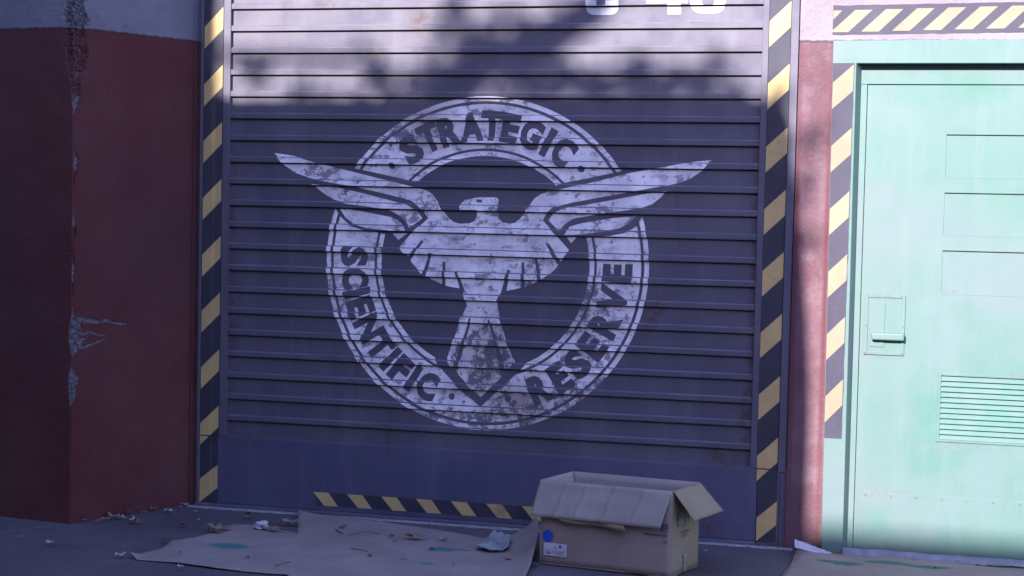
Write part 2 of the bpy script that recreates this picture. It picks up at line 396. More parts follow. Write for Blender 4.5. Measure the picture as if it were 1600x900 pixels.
for i in range(xsn):
    for k in range(npz-1):
        b.f.append([i*npz+k, (i+1)*npz+k, (i+1)*npz+k+1, i*npz+k+1])
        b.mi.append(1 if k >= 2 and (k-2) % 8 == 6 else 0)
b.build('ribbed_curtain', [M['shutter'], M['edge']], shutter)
b = MB(); b.box(X0-.03, X1+.03, .034, .06, .0, 3.3); b.build('backing', M['darkgap'], shutter)
b = MB(); b.box(-1.092, 1.790, -.003, .02, .022, PANEL_TOP); b.build('kick_panel', M['kick'], shutter, bevel=.002)
# side guides: outer angle, flat band for the stripes, inner angle
b = MB()
b.box(-1.118, -1.104, -.010, .05, .0, 3.3); b.box(-1.102, -.996, -.003, .05, PANEL_TOP+.002, 3.3); b.box(-.994, -.955, -.006, .05, PANEL_TOP+.002, 3.3)
b.build('guide_rail', M['shutter'], shutter, bevel=.002)
b = MB()
b.box(1.888, 1.925, -.012, .05, PANEL_TOP-.01, 3.3); b.box(1.900, 1.929, -.006, .05, .0, PANEL_TOP-.012); b.box(1.787, 1.886, -.003, .05, PANEL_TOP+.002, 3.3); b.box(1.792, 1.898, -.0035, .05, .005, PANEL_TOP); b.box(1.755, 1.785, -.006, .05, PANEL_TOP+.002, 3.3)
b.build('guide_rail', M['shutter'], shutter, bevel=.002)
b = MB(); b.prism([(0,0),(1,0)][:0] or [(-1.118,.0),(1.79,.0),(1.79,.021),(-1.118,.021)], -.028, .02); b.build('sill', M['shutter'], shutter, bevel=.006)

def stripes(name, x0, x1, z0, z1, ys, starts, h, rise, y, mats, parent, skew=None):
    """black band x0..x1 / z0..z1 with yellow parallelograms; starts = z of the upper left corner"""
    b = MB(); b.box(x0, x1, y-.0012, y+.004, z0, z1, 0)
    for s in starts:
        j = random.uniform(-.002, .002)
        P = [(x0+.0008, s+j), (x0+.0008, s-h+j), (x1-.0008, s-h+rise+j), (x1-.0008, s+rise+j)]
        P = [(x, min(z, z1-.001)) for x, z in P]
        b.prism(P, y-.0024, y-.0005, 1)
    return b.build(name, mats, parent)
pit = (2.490-.142)/8
stripes('hazard_stripes', -1.101, -.997, PANEL_TOP+.002, 3.29, 0, [2.490-pit*k for k in (-2,-1,0,1,2,3,4,5,6,)], .113, .100, -.003, [M['black'], M['yellow']], shutter)
stripes('hazard_stripes', -1.100, -.998, .022, PANEL_TOP, 0, [.142+0.001, .430][:1], .122, .080, -.004, [M['black'], M['yellow']], shutter)
pit = (2.499-.137)/8
stripes('hazard_stripes', 1.786, 1.886, PANEL_TOP+.002, 3.29, 0, [2.499-pit*k for k in (-2,-1,0,1,2,3,4,5,6)], .122, .094, -.003, [M['black'], M['yellow']], shutter)
stripes('hazard_stripes', 1.793, 1.888, .022, PANEL_TOP-.001, 0, [.137], .114, .084, -.005, [M['black'], M['yellow']], shutter)
# the stripe crossing the joint above the kick panel on either side
for (xa, xb, s) in ((-1.101, -.997, 2.490-7*(2.490-.142)/8), (1.786, 1.886, 2.499-7*(2.499-.137)/8)):
    h = .113 if xa < 0 else .120; r_ = .096
    poly = [(xa+.001, s), (xa+.001, s-h), (xb-.001, s-h+r_), (xb-.001, s+r_)]
    def clip(P, zc, keep_up):
        out = []
        for i in range(len(P)):
            a, c = P[i], P[(i+1) % len(P)]
            ia = (a[1] >= zc) == keep_up; ic = (c[1] >= zc) == keep_up
            if ia: out.append(a)
            if ia != ic:
                t = (zc-a[1])/(c[1]-a[1]); out.append((a[0]+t*(c[0]-a[0]), zc))
        return out
    b = MB()
    up = clip(poly, PANEL_TOP+.003, True); dn = clip(poly, PANEL_TOP-.003, False)
    if len(up) > 2: b.prism(up, -.0055, -.0035)
    if len(dn) > 2: b.prism([(min(max(x, xa+.002), xb-.0), z) for x, z in dn], -.0078, -.0052)
    b.build('hazard_stripes', M['yellow'], shutter)
# foot stripes on the kick panel, leaning the other way
b = MB(); b.box(-.45, 1.40, -.0042, -.0012, .047, .1145, 0)
for k in range(11):
    x = -.467 + .1838*k
    if x > 1.3: break
    b.prism([(x, .114), (x+.082, .114), (x+.135, .047), (x+.060, .047)], -.0056, -.0036, 1)
b.build('hazard_stripes', [M['black'], M['yellow']], shutter)

# ---- painted emblem: flat outlines laid over the ribs
cuts = []
for zb in ribs:
    cuts += [zb-SLOT, zb, zb+RIB-.0035, zb+RIB+.0005]
def surf_y(z):
    for zb in ribs:
        if zb-SLOT <= z <= zb: return None
        if zb < z < zb+RIB-.0035: return 0.0
        if zb+RIB-.0035 <= z <= zb+RIB+.0005: return None
    return REC
class Decal:
    def __init__(s): s.bm = bmesh.new()
    def tri(s, pts, tris, layer, mi):
        vs = [s.bm.verts.new((x, -layer*.0006, z)) for x, z in pts]
        for t in tris:
            try: f = s.bm.faces.new([vs[i] for i in t]); f.material_index = mi
            except ValueError: pass
    def poly(s, pts, layer, mi):
        t = geometry.tessellate_polygon([[Vector((x, z, 0)) for x, z in pts]]); s.tri(pts, t, layer, mi)
    def ring(s, c, r0, r1, layer, mi, n=120):
        pts = []
        for i in range(n):
            a = 2*math.pi*i/n; pts += [(c[0]+r0*math.cos(a), c[1]+r0*math.sin(a)), (c[0]+r1*math.cos(a), c[1]+r1*math.sin(a))]
        s.tri(pts, [(2*i, 2*i+1, (2*i+3) % (2*n), (2*i+2) % (2*n)) for i in range(n)], layer, mi)
    def disc(s, c, r, layer, mi, n=20):
        s.poly([(c[0]+r*math.cos(2*math.pi*i/n), c[1]+r*math.sin(2*math.pi*i/n)) for i in range(n)], layer, mi)
    def build(s, name, mats, parent):
        bm = s.bm
        bmesh.ops.triangulate(bm, faces=bm.faces)
        for z in cuts:
            bmesh.ops.bisect_plane(bm, geom=list(bm.verts)+list(bm.edges)+list(bm.faces), plane_co=(0,0,z), plane_no=(0,0,1), dist=1e-6)
        kill = []
        bmesh.ops.split_edges(bm, edges=bm.edges)
        for f in bm.faces:
            y = surf_y(f.calc_center_median().z)
            if y is None: kill.append(f); continue
            for v in f.verts: v.co.y += y
        bmesh.ops.delete(bm, geom=kill, context='FACES')
        bmesh.ops.remove_doubles(bm, verts=bm.verts, dist=1e-6)
        for f in bm.faces:
            f.normal_update()
            if f.normal.y > 0: f.normal_flip()
        me = bpy.data.meshes.new(name); bm.to_mesh(me); bm.free()
        return link(name, me, mats, parent)
def wpx(lst, y=0.0):
    return [(p.x, p.z) for p in (wp(a, c, y) for a, c in lst)]
EC = (.409, 1.311)
D = Decal()
D.ring(EC, .536, .830, 1, 0)
D.ring(EC, .560, .573, 2, 1); D.ring(EC, .792, .807, 2, 1)
for r_, a_ in ((.684,135.5),(.680,44.7),(.688,-102.9),(.683,-78.3)):
    D.disc((EC[0]+r_*math.cos(R(a_)), EC[1]+r_*math.sin(R(a_))), .0165, 2, 1)
haloL = [(424,228),(470,241),(520,254),(556,263.5),(600,273),(649,284.5),(680,297),(660,362),(640,380),(600,366),(592,364),(568,359.5),(547,353),(532,340),(523,326.5),(500,306),(484,290),(455,275)]
haloR = [(878.5,286),(915,279),(952,271),(972,266.5),(1010,258),(1060,250),(1112,246),(1100,272),(1040,305),(1010,328),(1000,343),(994,353.5),(976,364),(952,368.5),(916,371.5),(890,378),(870,372),(840,340),(855,296)]
D.poly(wpx(haloL), 3, 1); D.poly(wpx(haloR), 3, 1)
D.poly(wpx([(676,553),(700,563),(750,585),(798,563),(822,556),(820,571),(800,590),(780,608),(750,636),(722,614),(700,590),(684,572)]), 3, 1)
body = [(427,238.6),(458,243.5),(490,253.6),(556,269.8),(592,279),(634,289),(655,294.4),(666,298),(674,303),(682,314),(690,328),(700,341),(708,347),(718,349.6),(732,349),(741,345),(744,338),(744,328),
        (718,328),(717.5,323),(720,317),(726,312),(740,309.2),(750,308.2),(774,308.2),(777.8,311),(778,320),(777,329),(777.6,341),(784,347.5),(796,349.6),(804,348),(812,341),(820,331),(826,321),(834,310),(844,303),(856,299),
        (874,296),(937,282),(979,271),(1015,264.5),(1039,260.5),(1084,252.5),(1111,250),(1104,259),(1096,267),(1078,279),(1060,286),(1021,293.5),(970,302.5),(928,310),(889,317.5),(865,323.5),(853,333),(847,344.3),
        (868,368),(888,390.5),(884,398),(874,410),(868,419),(856,430),(840,440),(820,448),(800,453),(789,455),(780,460),(776,468),(775.7,478),(782.5,509),(793,543),(803.6,566),(795,575),(788,576),
        (785,587),(777,595),(765.6,606),(750,621),(731,603),(716,587),(711,578),(702,571),(697,560),(708.6,528),(719,497),(728.6,478),(724,463),(721,453),(718,451),(700,448),(688,444),(672,436),(658,428),(642,411),
        (638,402),(628,394),(623,385.5),(640,366),(668,341),(661,331),(653.5,322),(640,313),(610,305),(580,298),(550,291),(520,286),(484,278.5),(460,270),(442,257.5)]
D.poly(wpx(body), 4, 0)
F = [[(486,287),(491.5,292),(505,302.5),(520,311.5),(541,318.5),(568,322),(604,327),(622,336),(632.5,346),(639,355.6),(658.6,341),(650.5,329.5),(637,320.5),(610,313.6),(568,302.5),(529,293.5)],
     [(529,325.6),(538,339.4),(550,349),(571,356),(610,360.4),(633.4,360.4),(631,355),(622,345.4),(610,339.4),(568,331),(544,327)],
     [(612,365),(635.5,364),(621.4,375)],
     [(1041,298.5),(1030,310),(1018,319),(1000,325.5),(940,334),(895,341.5),(881.5,350.5),(872.5,361),(856,344.5),(863.5,334),(880,325.6),(928,317.5),(970,310),(1015,301.6)],
     [(994,337),(982,349),(967,356.5),(940,362.5),(910,366),(881.5,367.5),(889,354),(910,348.4),(952,341.5)],
     [(884.5,371),(901,370),(891.4,380)]]
for q in F: D.poly(wpx(q), 4, 0)
def stroke(a, b_, w0, w1, layer=5, mi=1):
    (ax, ay), (bx, by) = a, b_; L = math.hypot(bx-ax, by-ay); nx, ny = -(by-ay)/L, (bx-ax)/L
    D.poly(wpx([(ax+nx*w0/2, ay+ny*w0/2), (bx+nx*w1/2, by+ny*w1/2), (bx-nx*w1/2, by-ny*w1/2), (ax-nx*w0/2, ay-ny*w0/2)]), layer, mi)
for a_, b_, w0, w1 in [((659,376),(635,408),4,6),((671.6,395),(661,433),4,7),((692.5,409),(692,450),4,5.5),((711.6,424),(722,456),4,6.5),
                       ((794,422),(785,460),5,8),((816,410),(816,452),4,6),((836,402),(843,441),4,6.5),((854,381),(873,412),4.5,7),
                       ((734.5,497),(710,578),3,8),((763,499.5),(786,580),3,8)]: stroke(a_, b_, w0, w1)
D.poly(wpx([(742.4,311.6),(752,311.8),(752,316.6),(744,316)]), 5, 1)
emb = D.build('winged_emblem', [M['emblem'], M['shutter']], shutter)

# letters round the ring
def glyph(chr_, bold=.045):
    cu = bpy.data.curves.new('tmp', 'FONT'); cu.body = chr_; cu.size = 1; cu.offset = bold; cu.resolution_u = 3; cu.fill_mode = 'FRONT'
    o = bpy.data.objects.new('tmp', cu); COL.objects.link(o)
    bpy.context.view_layer.update()
    me = bpy.data.meshes.new_from_object(o.evaluated_get(bpy.context.evaluated_depsgraph_get()))
    v = [(q.co.x, q.co.y) for q in me.vertices]; f = [tuple(p.vertices) for p in me.polygons]
    bpy.data.objects.remove(o); bpy.data.curves.remove(cu); bpy.data.meshes.remove(me)
    return v, f
WID = dict(S=.098, T=.102, R=.108, A=.122, E=.088, G=.106, I=.036, C=.100, N=.112, F=.086, V=.130)
def ring_text(chars, outward):
    D = Decal()
    for ch_, r_, a_ in chars:
        v, f = glyph(ch_, .03 if ch_ == 'I' else .06)
        x0, x1 = min(p[0] for p in v), max(p[0] for p in v); y0, y1 = min(p[1] for p in v), max(p[1] for p in v)
        w, h = WID[ch_]*1.05, .147
        up = Vector((math.cos(R(a_)), math.sin(R(a_)))) * (1 if outward else -1); rt = Vector((up.y, -up.x))
        c = Vector(EC) + Vector((math.cos(R(a_)), math.sin(R(a_))))*r_
        pts = []
        for x, y in v:
            lx = ((x-x0)/(x1-x0)-.5)*w; ly = ((y-y0)/(y1-y0)-.5)*h
            q = c + rt*lx*(1+.9*ly*(1 if outward else -1)) + up*ly
            pts.append((q.x, q.y))
        D.tri(pts, f, 2, 0)
    D.build('lettering', M['shutter'], emb)
ring_text([('S',.682,124.5),('T',.690,115.3),('R',.682,106.2),('A',.682,96.5),('T',.685,87.6),('E',.684,79.6),('G',.682,70.4),('I',.682,62.6),('C',.682,55.0)], True)
ring_text([('S',.682,178.5),('C',.682,-172.2),('I',.684,-165.9),('E',.686,-159.6),('N',.686,-150.2),('T',.688,-140.8),('I',.690,-134.0),('F',.690,-127.6),('I',.688,-121.2),('C',.684,-114.2)], False)
ring_text([('R',.680,-63.8),('E',.680,-53.9),('S',.682,-44.4),('E',.680,-34.8),('R',.678,-24.0),('V',.676,-13.2),('E',.676,-2.2)], False)

# the number high on the shutter
D = Decal()
def rrect(x0, x1, z0, z1, r, n=5):
    out = []
    for cx, cz, a0 in ((x1-r, z1-r, 0), (x0+r, z1-r, 90), (x0+r, z0+r, 180), (x1-r, z0+r, 270)):
        for i in range(n+1):
            a = R(a0+90*i/n); out.append((cx+r*math.cos(a), cz+r*math.sin(a)))
    return out
zb, zt = 2.537, 2.830
def digit():
    global D
    D.build('painted_digit', [M['number'], M['shutter']], shutter); D = Decal()
D.poly(rrect(.897, 1.058, zb, zt, .038), 1, 0); D.poly(rrect(.950, .995, zb+.044, zt-.05, .006), 2, 1); digit()
D.poly([(1.296,zb),(1.361,zb),(1.361,2.588),(1.395,2.588),(1.395,2.640),(1.361,2.640),(1.361,zt),(1.300,zt),(1.195,2.645),(1.195,2.588),(1.296,2.588)], 1, 0)
D.poly([(1.296,2.640),(1.296,2.745),(1.235,2.640)], 2, 1); digit()
D.poly(rrect(1.407, 1.574, zb+.003, zt, .048), 1, 0); D.poly(rrect(1.462, 1.522, zb+.040, zb+.118, .016), 2, 1); D.poly(rrect(1.464, 1.520, zb+.165, zt-.045, .016), 2, 1)
D.build('painted_digit', [M['number'], M['shutter']], shutter)

# ------------------------------------------------------------------ wall to the right and above
wall = thing('concrete_wall', (2.0, -.02, 0), 'painted concrete wall between shutter and green door, faded red below and pale above', 'wall')
b = MB(); b.box(1.930, 2.14, -.022, .8, -.05, 4.8); b.build('pilaster', M['pilaster'], wall)
b = MB(); b.box(2.14, 6.0, -.022, .8, 2.3, 4.8); b.box(3.40, 6.0, -.020, .8, -.05, 2.298); b.build('wall_face', M['pilaster'], wall)
b = MB(); b.box(-1.13, 1.926, -.03, .8, 3.302, 4.8); b.build('lintel', M['lintel'], wall, bevel=.006)
b = MB()
tz0, tz1 = 2.430, 2.566
vs = []; n = 120
b2 = []
for i in range(n+1):
    x = 2.080 + 1.5*i/n; k = .013*(i/n)
    b2.append((x, tz0+k+.003*noise.noise(Vector((x*20, 0, 0))), tz1+k*1.2+.004*noise.noise(Vector((x*17, 4, 0)))))
for i in range(n):
    x, za, zc = b2[i]; xx, zd, ze = b2[i+1]
    b.add([(x,-.0235,za),(xx,-.0235,zd),(xx,-.0235,ze),(x,-.0235,zc)], [(0,1,2,3)], 0)
for k in range(-1, 8):
    x = 2.141 + .1392*k; dz = .0026*k
    lo, hi = 2.4425+dz, 2.545+dz
    P = [(x-.070, lo), (x+.010, lo), (x+.118, hi), (x+.040, hi)]
    if k == -1: P = [(2.0815, 2.500), (2.122, 2.543), (2.0815, 2.543)]
    b.prism(P, -.0250, -.0236, 1)
b.build('hazard_tape', [M['black_tape'], M['yellow_tape']], wall)

# ------------------------------------------------------------------ green steel door
door = thing('steel_door', (2.65, -.06, 0), 'pale sea green steel door in a deep frame with recessed panels, louvre and lever handle', 'door')
FY, SY = -.095, -.028
b = MB()
FT = 2.402
b.prism([(2.106,.004),(2.205,.004),(2.197,2.292),(3.29,2.292),(3.29,.004),(3.39,.004),(3.39,FT),(2.088,FT-.006)], FY, .0)
b.build('door_frame', M['green'], door, bevel=.003)
b = MB()                                              # rebate and stop inside the frame
b.add([(2.2055,FY+.001,.004),(2.223,-.037,.004),(2.2055,-.02,.004),(2.1975,FY+.001,2.29),(2.219,-.037,2.29),(2.1975,-.02,2.29)], [(0,1,4,3),(0,2,1),(3,4,5),(1,2,5,4),(2,0,3,5)]); b.box(2.216, 2.2475, -.036, .0, .004, 2.2)
b.box(2.210, 3.289, -.0365, .0, 2.201, 2.291)
b.box(3.262, 3.289, -.036, .0, .004, 2.2)
b.build('door_stop', M['green'], door, bevel=.002)
DX0, DX1, DB, DT = 2.250, 3.258, .012, 2.1975
b = MB()
px0, px1 = 2.610, 3.040
rows = [(1.973, 1.773), (1.706, 1.508), (1.440, 1.236)]
b.box(DX0, px0, SY, -.001, DB, DT); b.box(px1, DX1, SY, -.001, DB, DT)
zz = [DT]
for a_, c_ in rows: zz += [a_, c_]
zz += [.871, .553, DB]
for k in range(0, len(zz), 2): b.box(px0, px1, SY, -.001, zz[k+1], zz[k])
slab = b.build('door_leaf', M['green'], door)
b = MB(); b.box(2.2, 3.3, .002, .03, .0, 2.3); b.build('door_backing', M['darkgap'], door)
for a_, c_ in rows:
    q = MB(); q.box(px0+.0, px1, SY+.015, SY+.026, c_, a_)
    q.box(px0+.0005, px1-.0005, SY+.0035, SY+.0152, c_+.0005, a_-.0055)
    q.build('recessed_panel', M['green'], door)
q = MB(); q.box(DX0+.012, DX1-.01, SY-.0025, SY+.002, DB+.004, .297)
q.build('kick_plate', M['green'], door, bevel=.001)
q = MB()
for k in range(9):
    x = DX0+.05+k*.115
    c = (x, .283); q.prism([(c[0]+.005*math.cos(a*math.pi/4), c[1]+.005*math.sin(a*math.pi/4)) for a in range(8)], SY-.0045, SY-.002)
q.build('rivets', mat_plain('rivet_metal', (.09,.085,.085), (.13,.14,.135)), door)
# louvre
vent = MB(); x0, x1, z0, z1 = px0, px1, .553, .871
vent.box(x0, x0+.014, SY-.006, SY+.01, z0, z1); vent.box(x1-.014, x1, SY-.006, SY+.01, z0, z1)
vent.box(x0+.014, x1-.014, SY-.006, SY+.01, z0, z0+.010); vent.box(x0+.014, x1-.014, SY-.006, SY+.01, z1-.010, z1)
vo = vent.build('louvre', M['green'], door, bevel=.0015)
q = MB(); ns = 12; hh = (z1-z0-.020)/ns
for k in range(ns):
    zb_ = z0+.010+k*hh
    q.add([(x0+.014, SY-.007, zb_+.002), (x1-.014, SY-.007, zb_+.002), (x1-.014, SY+.005, zb_+hh-.0025), (x0+.014, SY+.005, zb_+hh-.0025),
           (x0+.014, SY-.0035, zb_-.0008), (x1-.014, SY-.0035, zb_-.0008), (x1-.014, SY+.011, zb_+hh-.004), (x0+.014, SY+.011, zb_+hh-.004)],
          [(0,1,2,3),(4,7,6,5),(0,4,5,1),(3,2,6,7),(0,3,7,4),(1,5,6,2)])
q.build('slats', M['green'], vo)
q = MB(); q.box(x0+.01, x1-.01, SY+.014, -.002, z0+.002, z1-.002); q.build('louvre_back', M['green'], vo)
# lock plate and lever
q = MB(); q.box(2.268, 2.452, SY-.003, SY+.002, .945, 1.228)
lp = q.build('lock_plate', M['green'], door, bevel=.001)
q = MB()
for (xa, xb, za, zb2) in ((2.268,2.284,.945,1.228),(2.436,2.452,.945,1.228),(2.284,2.436,1.212,1.228),(2.284,2.436,.945,.961)):
    q.box(xa, xb, SY-.0075, SY-.002, za, zb2)
q.build('plate_rim', M['green'], lp, bevel=.0015)
q = MB(); q.box(2.293, 2.361, SY-.007, SY-.002, .982, 1.190); q.build('inner_plate', M['green'], lp, bevel=.001)
q = MB()
for x, z in ((2.276,1.08),(2.444,1.08),(2.36,1.22),(2.276,.953),(2.444,.953)):
    q.prism([(x+.004*math.cos(a*math.pi/4), z+.004*math.sin(a*math.pi/4)) for a in range(8)], SY-.010, SY-.007)
q.build('screws', bpy.data.materials['rivet_metal'], lp)
q = MB(); q.box(2.318, 2.345, SY-.026, SY-.006, 1.020, 1.042); q.box(2.302, 2.452, SY-.040, SY-.017, 1.016, 1.050)
q.build('lever_handle', M['green'], door, bevel=.007, seg=3)
# tape down the jamb
b = MB()
def jx(z): return 2.104 + (2.090-2.104)*(z-.55)/1.75, 2.184 + (2.188-2.184)*(z-.55)/1.75
n = 80
for i in range(n):
    za = .550+(2.293-.550)*i/n; zc = .550+(2.293-.550)*(i+1)/n
    a0, a1 = jx(za); c0, c1 = jx(zc)
    ea = .0025*noise.noise(Vector((0, 0, za*16))); ec = .0025*noise.noise(Vector((0, 0, zc*16)))
    b.add([(a0,FY-.0012,za),(a1+ea,FY-.0012,za),(c1+ec,FY-.0012,zc),(c0,FY-.0012,zc)], [(0,1,2,3)], 0)
for k in range(6):
    z = 2.203 - k*.2915
    a0, a1 = jx(z)
    b.prism([(a0+.0015, z), (a0+.0015, z-.122), (a1-.003, z-.038), (a1-.003, min(z+.084, 2.289))], FY-.0026, FY-.0012, 1)
b.build('hazard_tape', [M['black_tape'], M['yellow_tape']], door)

# masking paper hanging from the foot of the door
b = MB(); n = 90; vs = []
a0 = Vector((2.205, -.115, .0)); a1 = Vector((3.25, -.115, 0))
for i in range(n+1):
    t = i/n; x = a0.x+(a1.x-a0.x)*t
    w = .036*(1-t)**1.5+.010; top = .028+.004*noise.noise(Vector((x*9,0,0)))
    yj = .008*noise.noise(Vector((x*7, 3, 0))); fray = .006*noise.noise(Vector((x*40, 8, 0)))
    vs += [(x, -.098, top+.012), (x, -.104, top+.004), (x, -.118+yj-.02*t, top-w*.5+.004), (x, -.124+yj*2-.03*t, max(.004, top-w+.006+fray))]
b.add(vs, [(i*4+k, (i+1)*4+k, (i+1)*4+k+1, i*4+k+1) for i in range(n) for k in range(3)])
mp = b.build('masking_strip', mat_plain('masking_paper', (.17,.17,.19), (.25,.25,.28), .7, 14, .3))
md = mp.modifiers.new('solid', 'SOLIDIFY'); md.thickness = .0012
tag(mp, 'pale lavender strip of masking paper hanging along the foot of the green door', 'masking paper')

# ------------------------------------------------------------------ sheets of kraft paper on the ground
def inside(p, poly):
    c = False; j = len(poly)-1
    for i in range(len(poly)):
        if (poly[i][1] > p[1]) != (poly[j][1] > p[1]) and p[0] < (poly[j][0]-poly[i][0])*(p[1]-poly[i][1])/(poly[j][1]-poly[i][1])+poly[i][0]: c = not c
        j = i
    return c
def sheet(name, outline, mt, fz, step=.035, rough=.004, seed=1):
    rnd = random.Random(seed); P = []
    for i in range(len(outline)):                      # roughen the outline
        a, c = Vector(outline[i][:2]), Vector(outline[(i+1) % len(outline)][:2]); k = max(1, int((c-a).length/.03))
        for q in range(k):
            v = a.lerp(c, q/k)
            if q: v += Vector((rnd.uniform(-1,1), rnd.uniform(-1,1)))*rough
            P.append((v.x, v.y))
    inner = []
    x0, x1 = min(p[0] for p in P), max(p[0] for p in P); y0, y1 = min(p[1] for p in P), max(p[1] for p in P)
    x = x0
    while x < x1:
        y = y0
        while y < y1:
            q = (x+rnd.uniform(-.25,.25)*step, y+rnd.uniform(-.25,.25)*step)
            if inside(q, P): inner.append(q)
            y += step
        x += step
    n = len(P); vv, _, ff, *_r2 = geometry.delaunay_2d_cdt([Vector(p) for p in P+inner], [], [list(range(n))], 1, 1e-5)
    b = MB(); b.add([fz(v.x, v.y) for v in vv], [tuple(f) for f in ff])
    o = b.build(name, mt, smooth=True)
    md = o.modifiers.new('solid', 'SOLIDIFY'); md.thickness = .0025; md.offset = -1
    return o
g2 = lambda L: [tuple(gp(a, c))[:2] for a, c in L]
def st(px, py, rx, ry):
    p = gp(px, py); return (p.x, p.y, 0, rx, ry, .5)
def wave(x, y, k=1): return .0045*k*(noise.noise(Vector((x*3.2, y*3.2, k)))+.6)+.002*noise.noise(Vector((x*11, y*11, k)))
kraft1 = mat_card('grey_kraft_paper', (.245,.205,.182), (.30,.255,.226), [st(357,855,.16,.09), st(690,861,.11,.075), st(668,883,.055,.035), st(630,876,.03,.03), st(720,862,.09,.03)])
kraft3 = mat_card('paint_spotted_kraft_paper', (.25,.20,.165), (.29,.235,.195), [st(1320,884,.13,.07), st(1390,884,.2,.06), st(1295,882,.09,.04), st(1450,890,.2,.05)], (.03,.13,.085))
bl0 = gp(783, 838); bl1 = gp(793, 905); bdir = (bl1-bl0); bdir.z = 0; bdir.normalize(); bn = Vector((-bdir.y, bdir.x, 0))
if bn.x < 0: bn = -bn
o1 = g2([(203,871),(236,862),(254,858),(264,850),(270,846),(298,842),(324,836),(340,830),(352,821),(412,821.6),(440,829),(464,834),(466,804),(520,807),(587,815.6),(640,823),(686,830),(760,842)])
o1 += [tuple(bl0+bn*.10-bdir*.01)[:2], tuple(bl0+bn*.20+bdir*.02)[:2], tuple(bl0+bn*.205+bdir*.28)[:2], tuple(bl0+bn*.17+bdir*.42)[:2], tuple(bl1+bn*.08+bdir*.02)[:2], tuple(bl1+bdir*.30)[:2]] + g2([(600,960),(450,960),(450,900),(400,896),(340,890),(270,880),(214,875.6)])
cc = gp(203, 871); ck = gp(466, 804)
def fz1(x, y):
    d = math.hypot(x-cc.x, y-cc.y); d2 = math.hypot(x-ck.x, y-ck.y)
    base = .004+wave(x, y, 1)+.02*max(0, 1-d/.06)+.02*max(0, 1-d2/.12)
    s = (Vector((x, y, 0))-bl0).dot(bn)
    if s <= 0: return (x, y, base)
    r_ = .19; th = s/r_
    p = Vector((x, y, 0)) - bn*s + bn*r_*math.sin(th)
    return (p.x, p.y, base + r_*(1-math.cos(th)))
tag(sheet('kraft_paper_sheet', o1, kraft1, fz1, .035, .003, 3), 'large grey brown kraft paper sheet with teal paint spots, curling up against the box', 'paper sheet')
o3 = g2([(1223,900),(1231,890),(1239,880),(1245,866),(1250,857)]) + [(2.05,-.045),(2.10,-.112),(2.2,-.112),(2.6,-.110),(3.6,-.12)] + g2([(1900,1000),(1180,1000)])
def fz3(x, y):
    lift = .03*max(0, 1-max(0, -.035-y)/.14)*max(0, min(1, (2.16-x)/.12))
    return (x, y, .004+wave(x, y, 3)+lift)
tag(sheet('kraft_paper_sheet', o3, kraft3, fz3, .04, .003, 8), 'beige paper sheet with green overspray on the ground before the green door', 'paper sheet')
# torn white edge on the right hand sheet
b = MB(); n = 30; vs = []
for i in range(n+1):
    t = i/n; p = Vector((1.985, -.150, .040)).lerp(Vector((2.155, -.150, .010)), t)
    w = .016*(1-.5*t)+.004*noise.noise(Vector((i*.7, 0, 0)))
    vs += [(p.x, p.y+.028, p.z+w+.012*(1-t)), (p.x, p.y+.010, p.z+w*.7), (p.x+.004, p.y-.006, p.z-.004)]
b.add(vs, [(i*3+k, (i+1)*3+k, (i+1)*3+k+1, i*3+k+1) for i in range(n) for k in range(2)])
o = b.build('torn_tape', mat_plain('white_torn_paper', (.36,.35,.38), (.48,.47,.5), .8, 20, .4)); o.modifiers.new('s', 'SOLIDIFY').thickness = .0015
tag(o, 'white torn paper edge rising at the foot of the red pilaster', 'torn paper')

# ------------------------------------------------------------------ cardboard box
A = gp(843, 881); B = gp(1047, 904); Bk = gp(1090, 886)
ex = (B-A); ex.z = 0; bw = ex.length; ex.normalize()
ey = (Bk-B); ey.z = 0; bd = ey.length; ey.normalize()
BH = .378
card = mat_card('brown_cardboard', (.240,.190,.158), (.285,.228,.19))
card_in = mat_card('flap_cardboard', (.285,.25,.22), (.335,.295,.255))
card_side = mat_card('greenish_cardboard', (.225,.195,.125), (.265,.23,.155))
boxo = thing('cardboard_box', (A+B)/2, 'open brown cardboard box with its front flap folded down before the shutter', 'cardboard box')
def panel(name, p00, p10, p11, p01, mt, nx=24, ny=12, thick=.004, disp=None, parent=boxo, amp=.002, seed=0):
    nrm_ = (p10-p00).cross(p01-p00).normalized(); b = MB(); vs = []
    for j in range(ny+1):
        for i in range(nx+1):
            s, t = i/nx, j/ny
            p = p00*(1-s)*(1-t)+p10*s*(1-t)+p11*s*t+p01*(1-s)*t
            d = amp*noise.noise(Vector((s*3+seed, t*3, seed)))*4*s*(1-s)*2
            if disp: d += disp(s, t)
            vs.append(p+nrm_*d)
    b.add(vs, [(j*(nx+1)+i, j*(nx+1)+i+1, (j+1)*(nx+1)+i+1, (j+1)*(nx+1)+i) for j in range(ny) for i in range(nx)])
    me = bpy.data.meshes.new(name); me.from_pydata([tuple(v) for v in b.v], [], b.f); me.update()
    o = link(name, me, mt, parent, True)
    md = o.modifiers.new('solid', 'SOLIDIFY'); md.thickness = thick; md.offset = -1; md.use_even_offset = True
    return o
up = Vector((0,0,1)); z0v = up*.004
a0, a1 = A+z0v, B+z0v; c0, c1 = A+ey*bd+z0v, B+ey*bd+z0v; H = up*BH
panel('front_panel', a0, a1, a1+H, a0+H, card, amp=.004, seed=1)
panel('side_panel', a1, c1, c1+H, a1+H, card_side, 12, 12, amp=.003, seed=2)
panel('back_panel', c1, c0, c0+H, c1+H, card_in, seed=3)
panel('side_panel', c0, a0, a0+H, c0+H, card_in, 12, 12, seed=4)
panel('bottom_panel', a0+up*.003, a1+up*.003, c1+up*.003, c0+up*.003, card, amp=0)
ri = lambda k: random.Random(k)
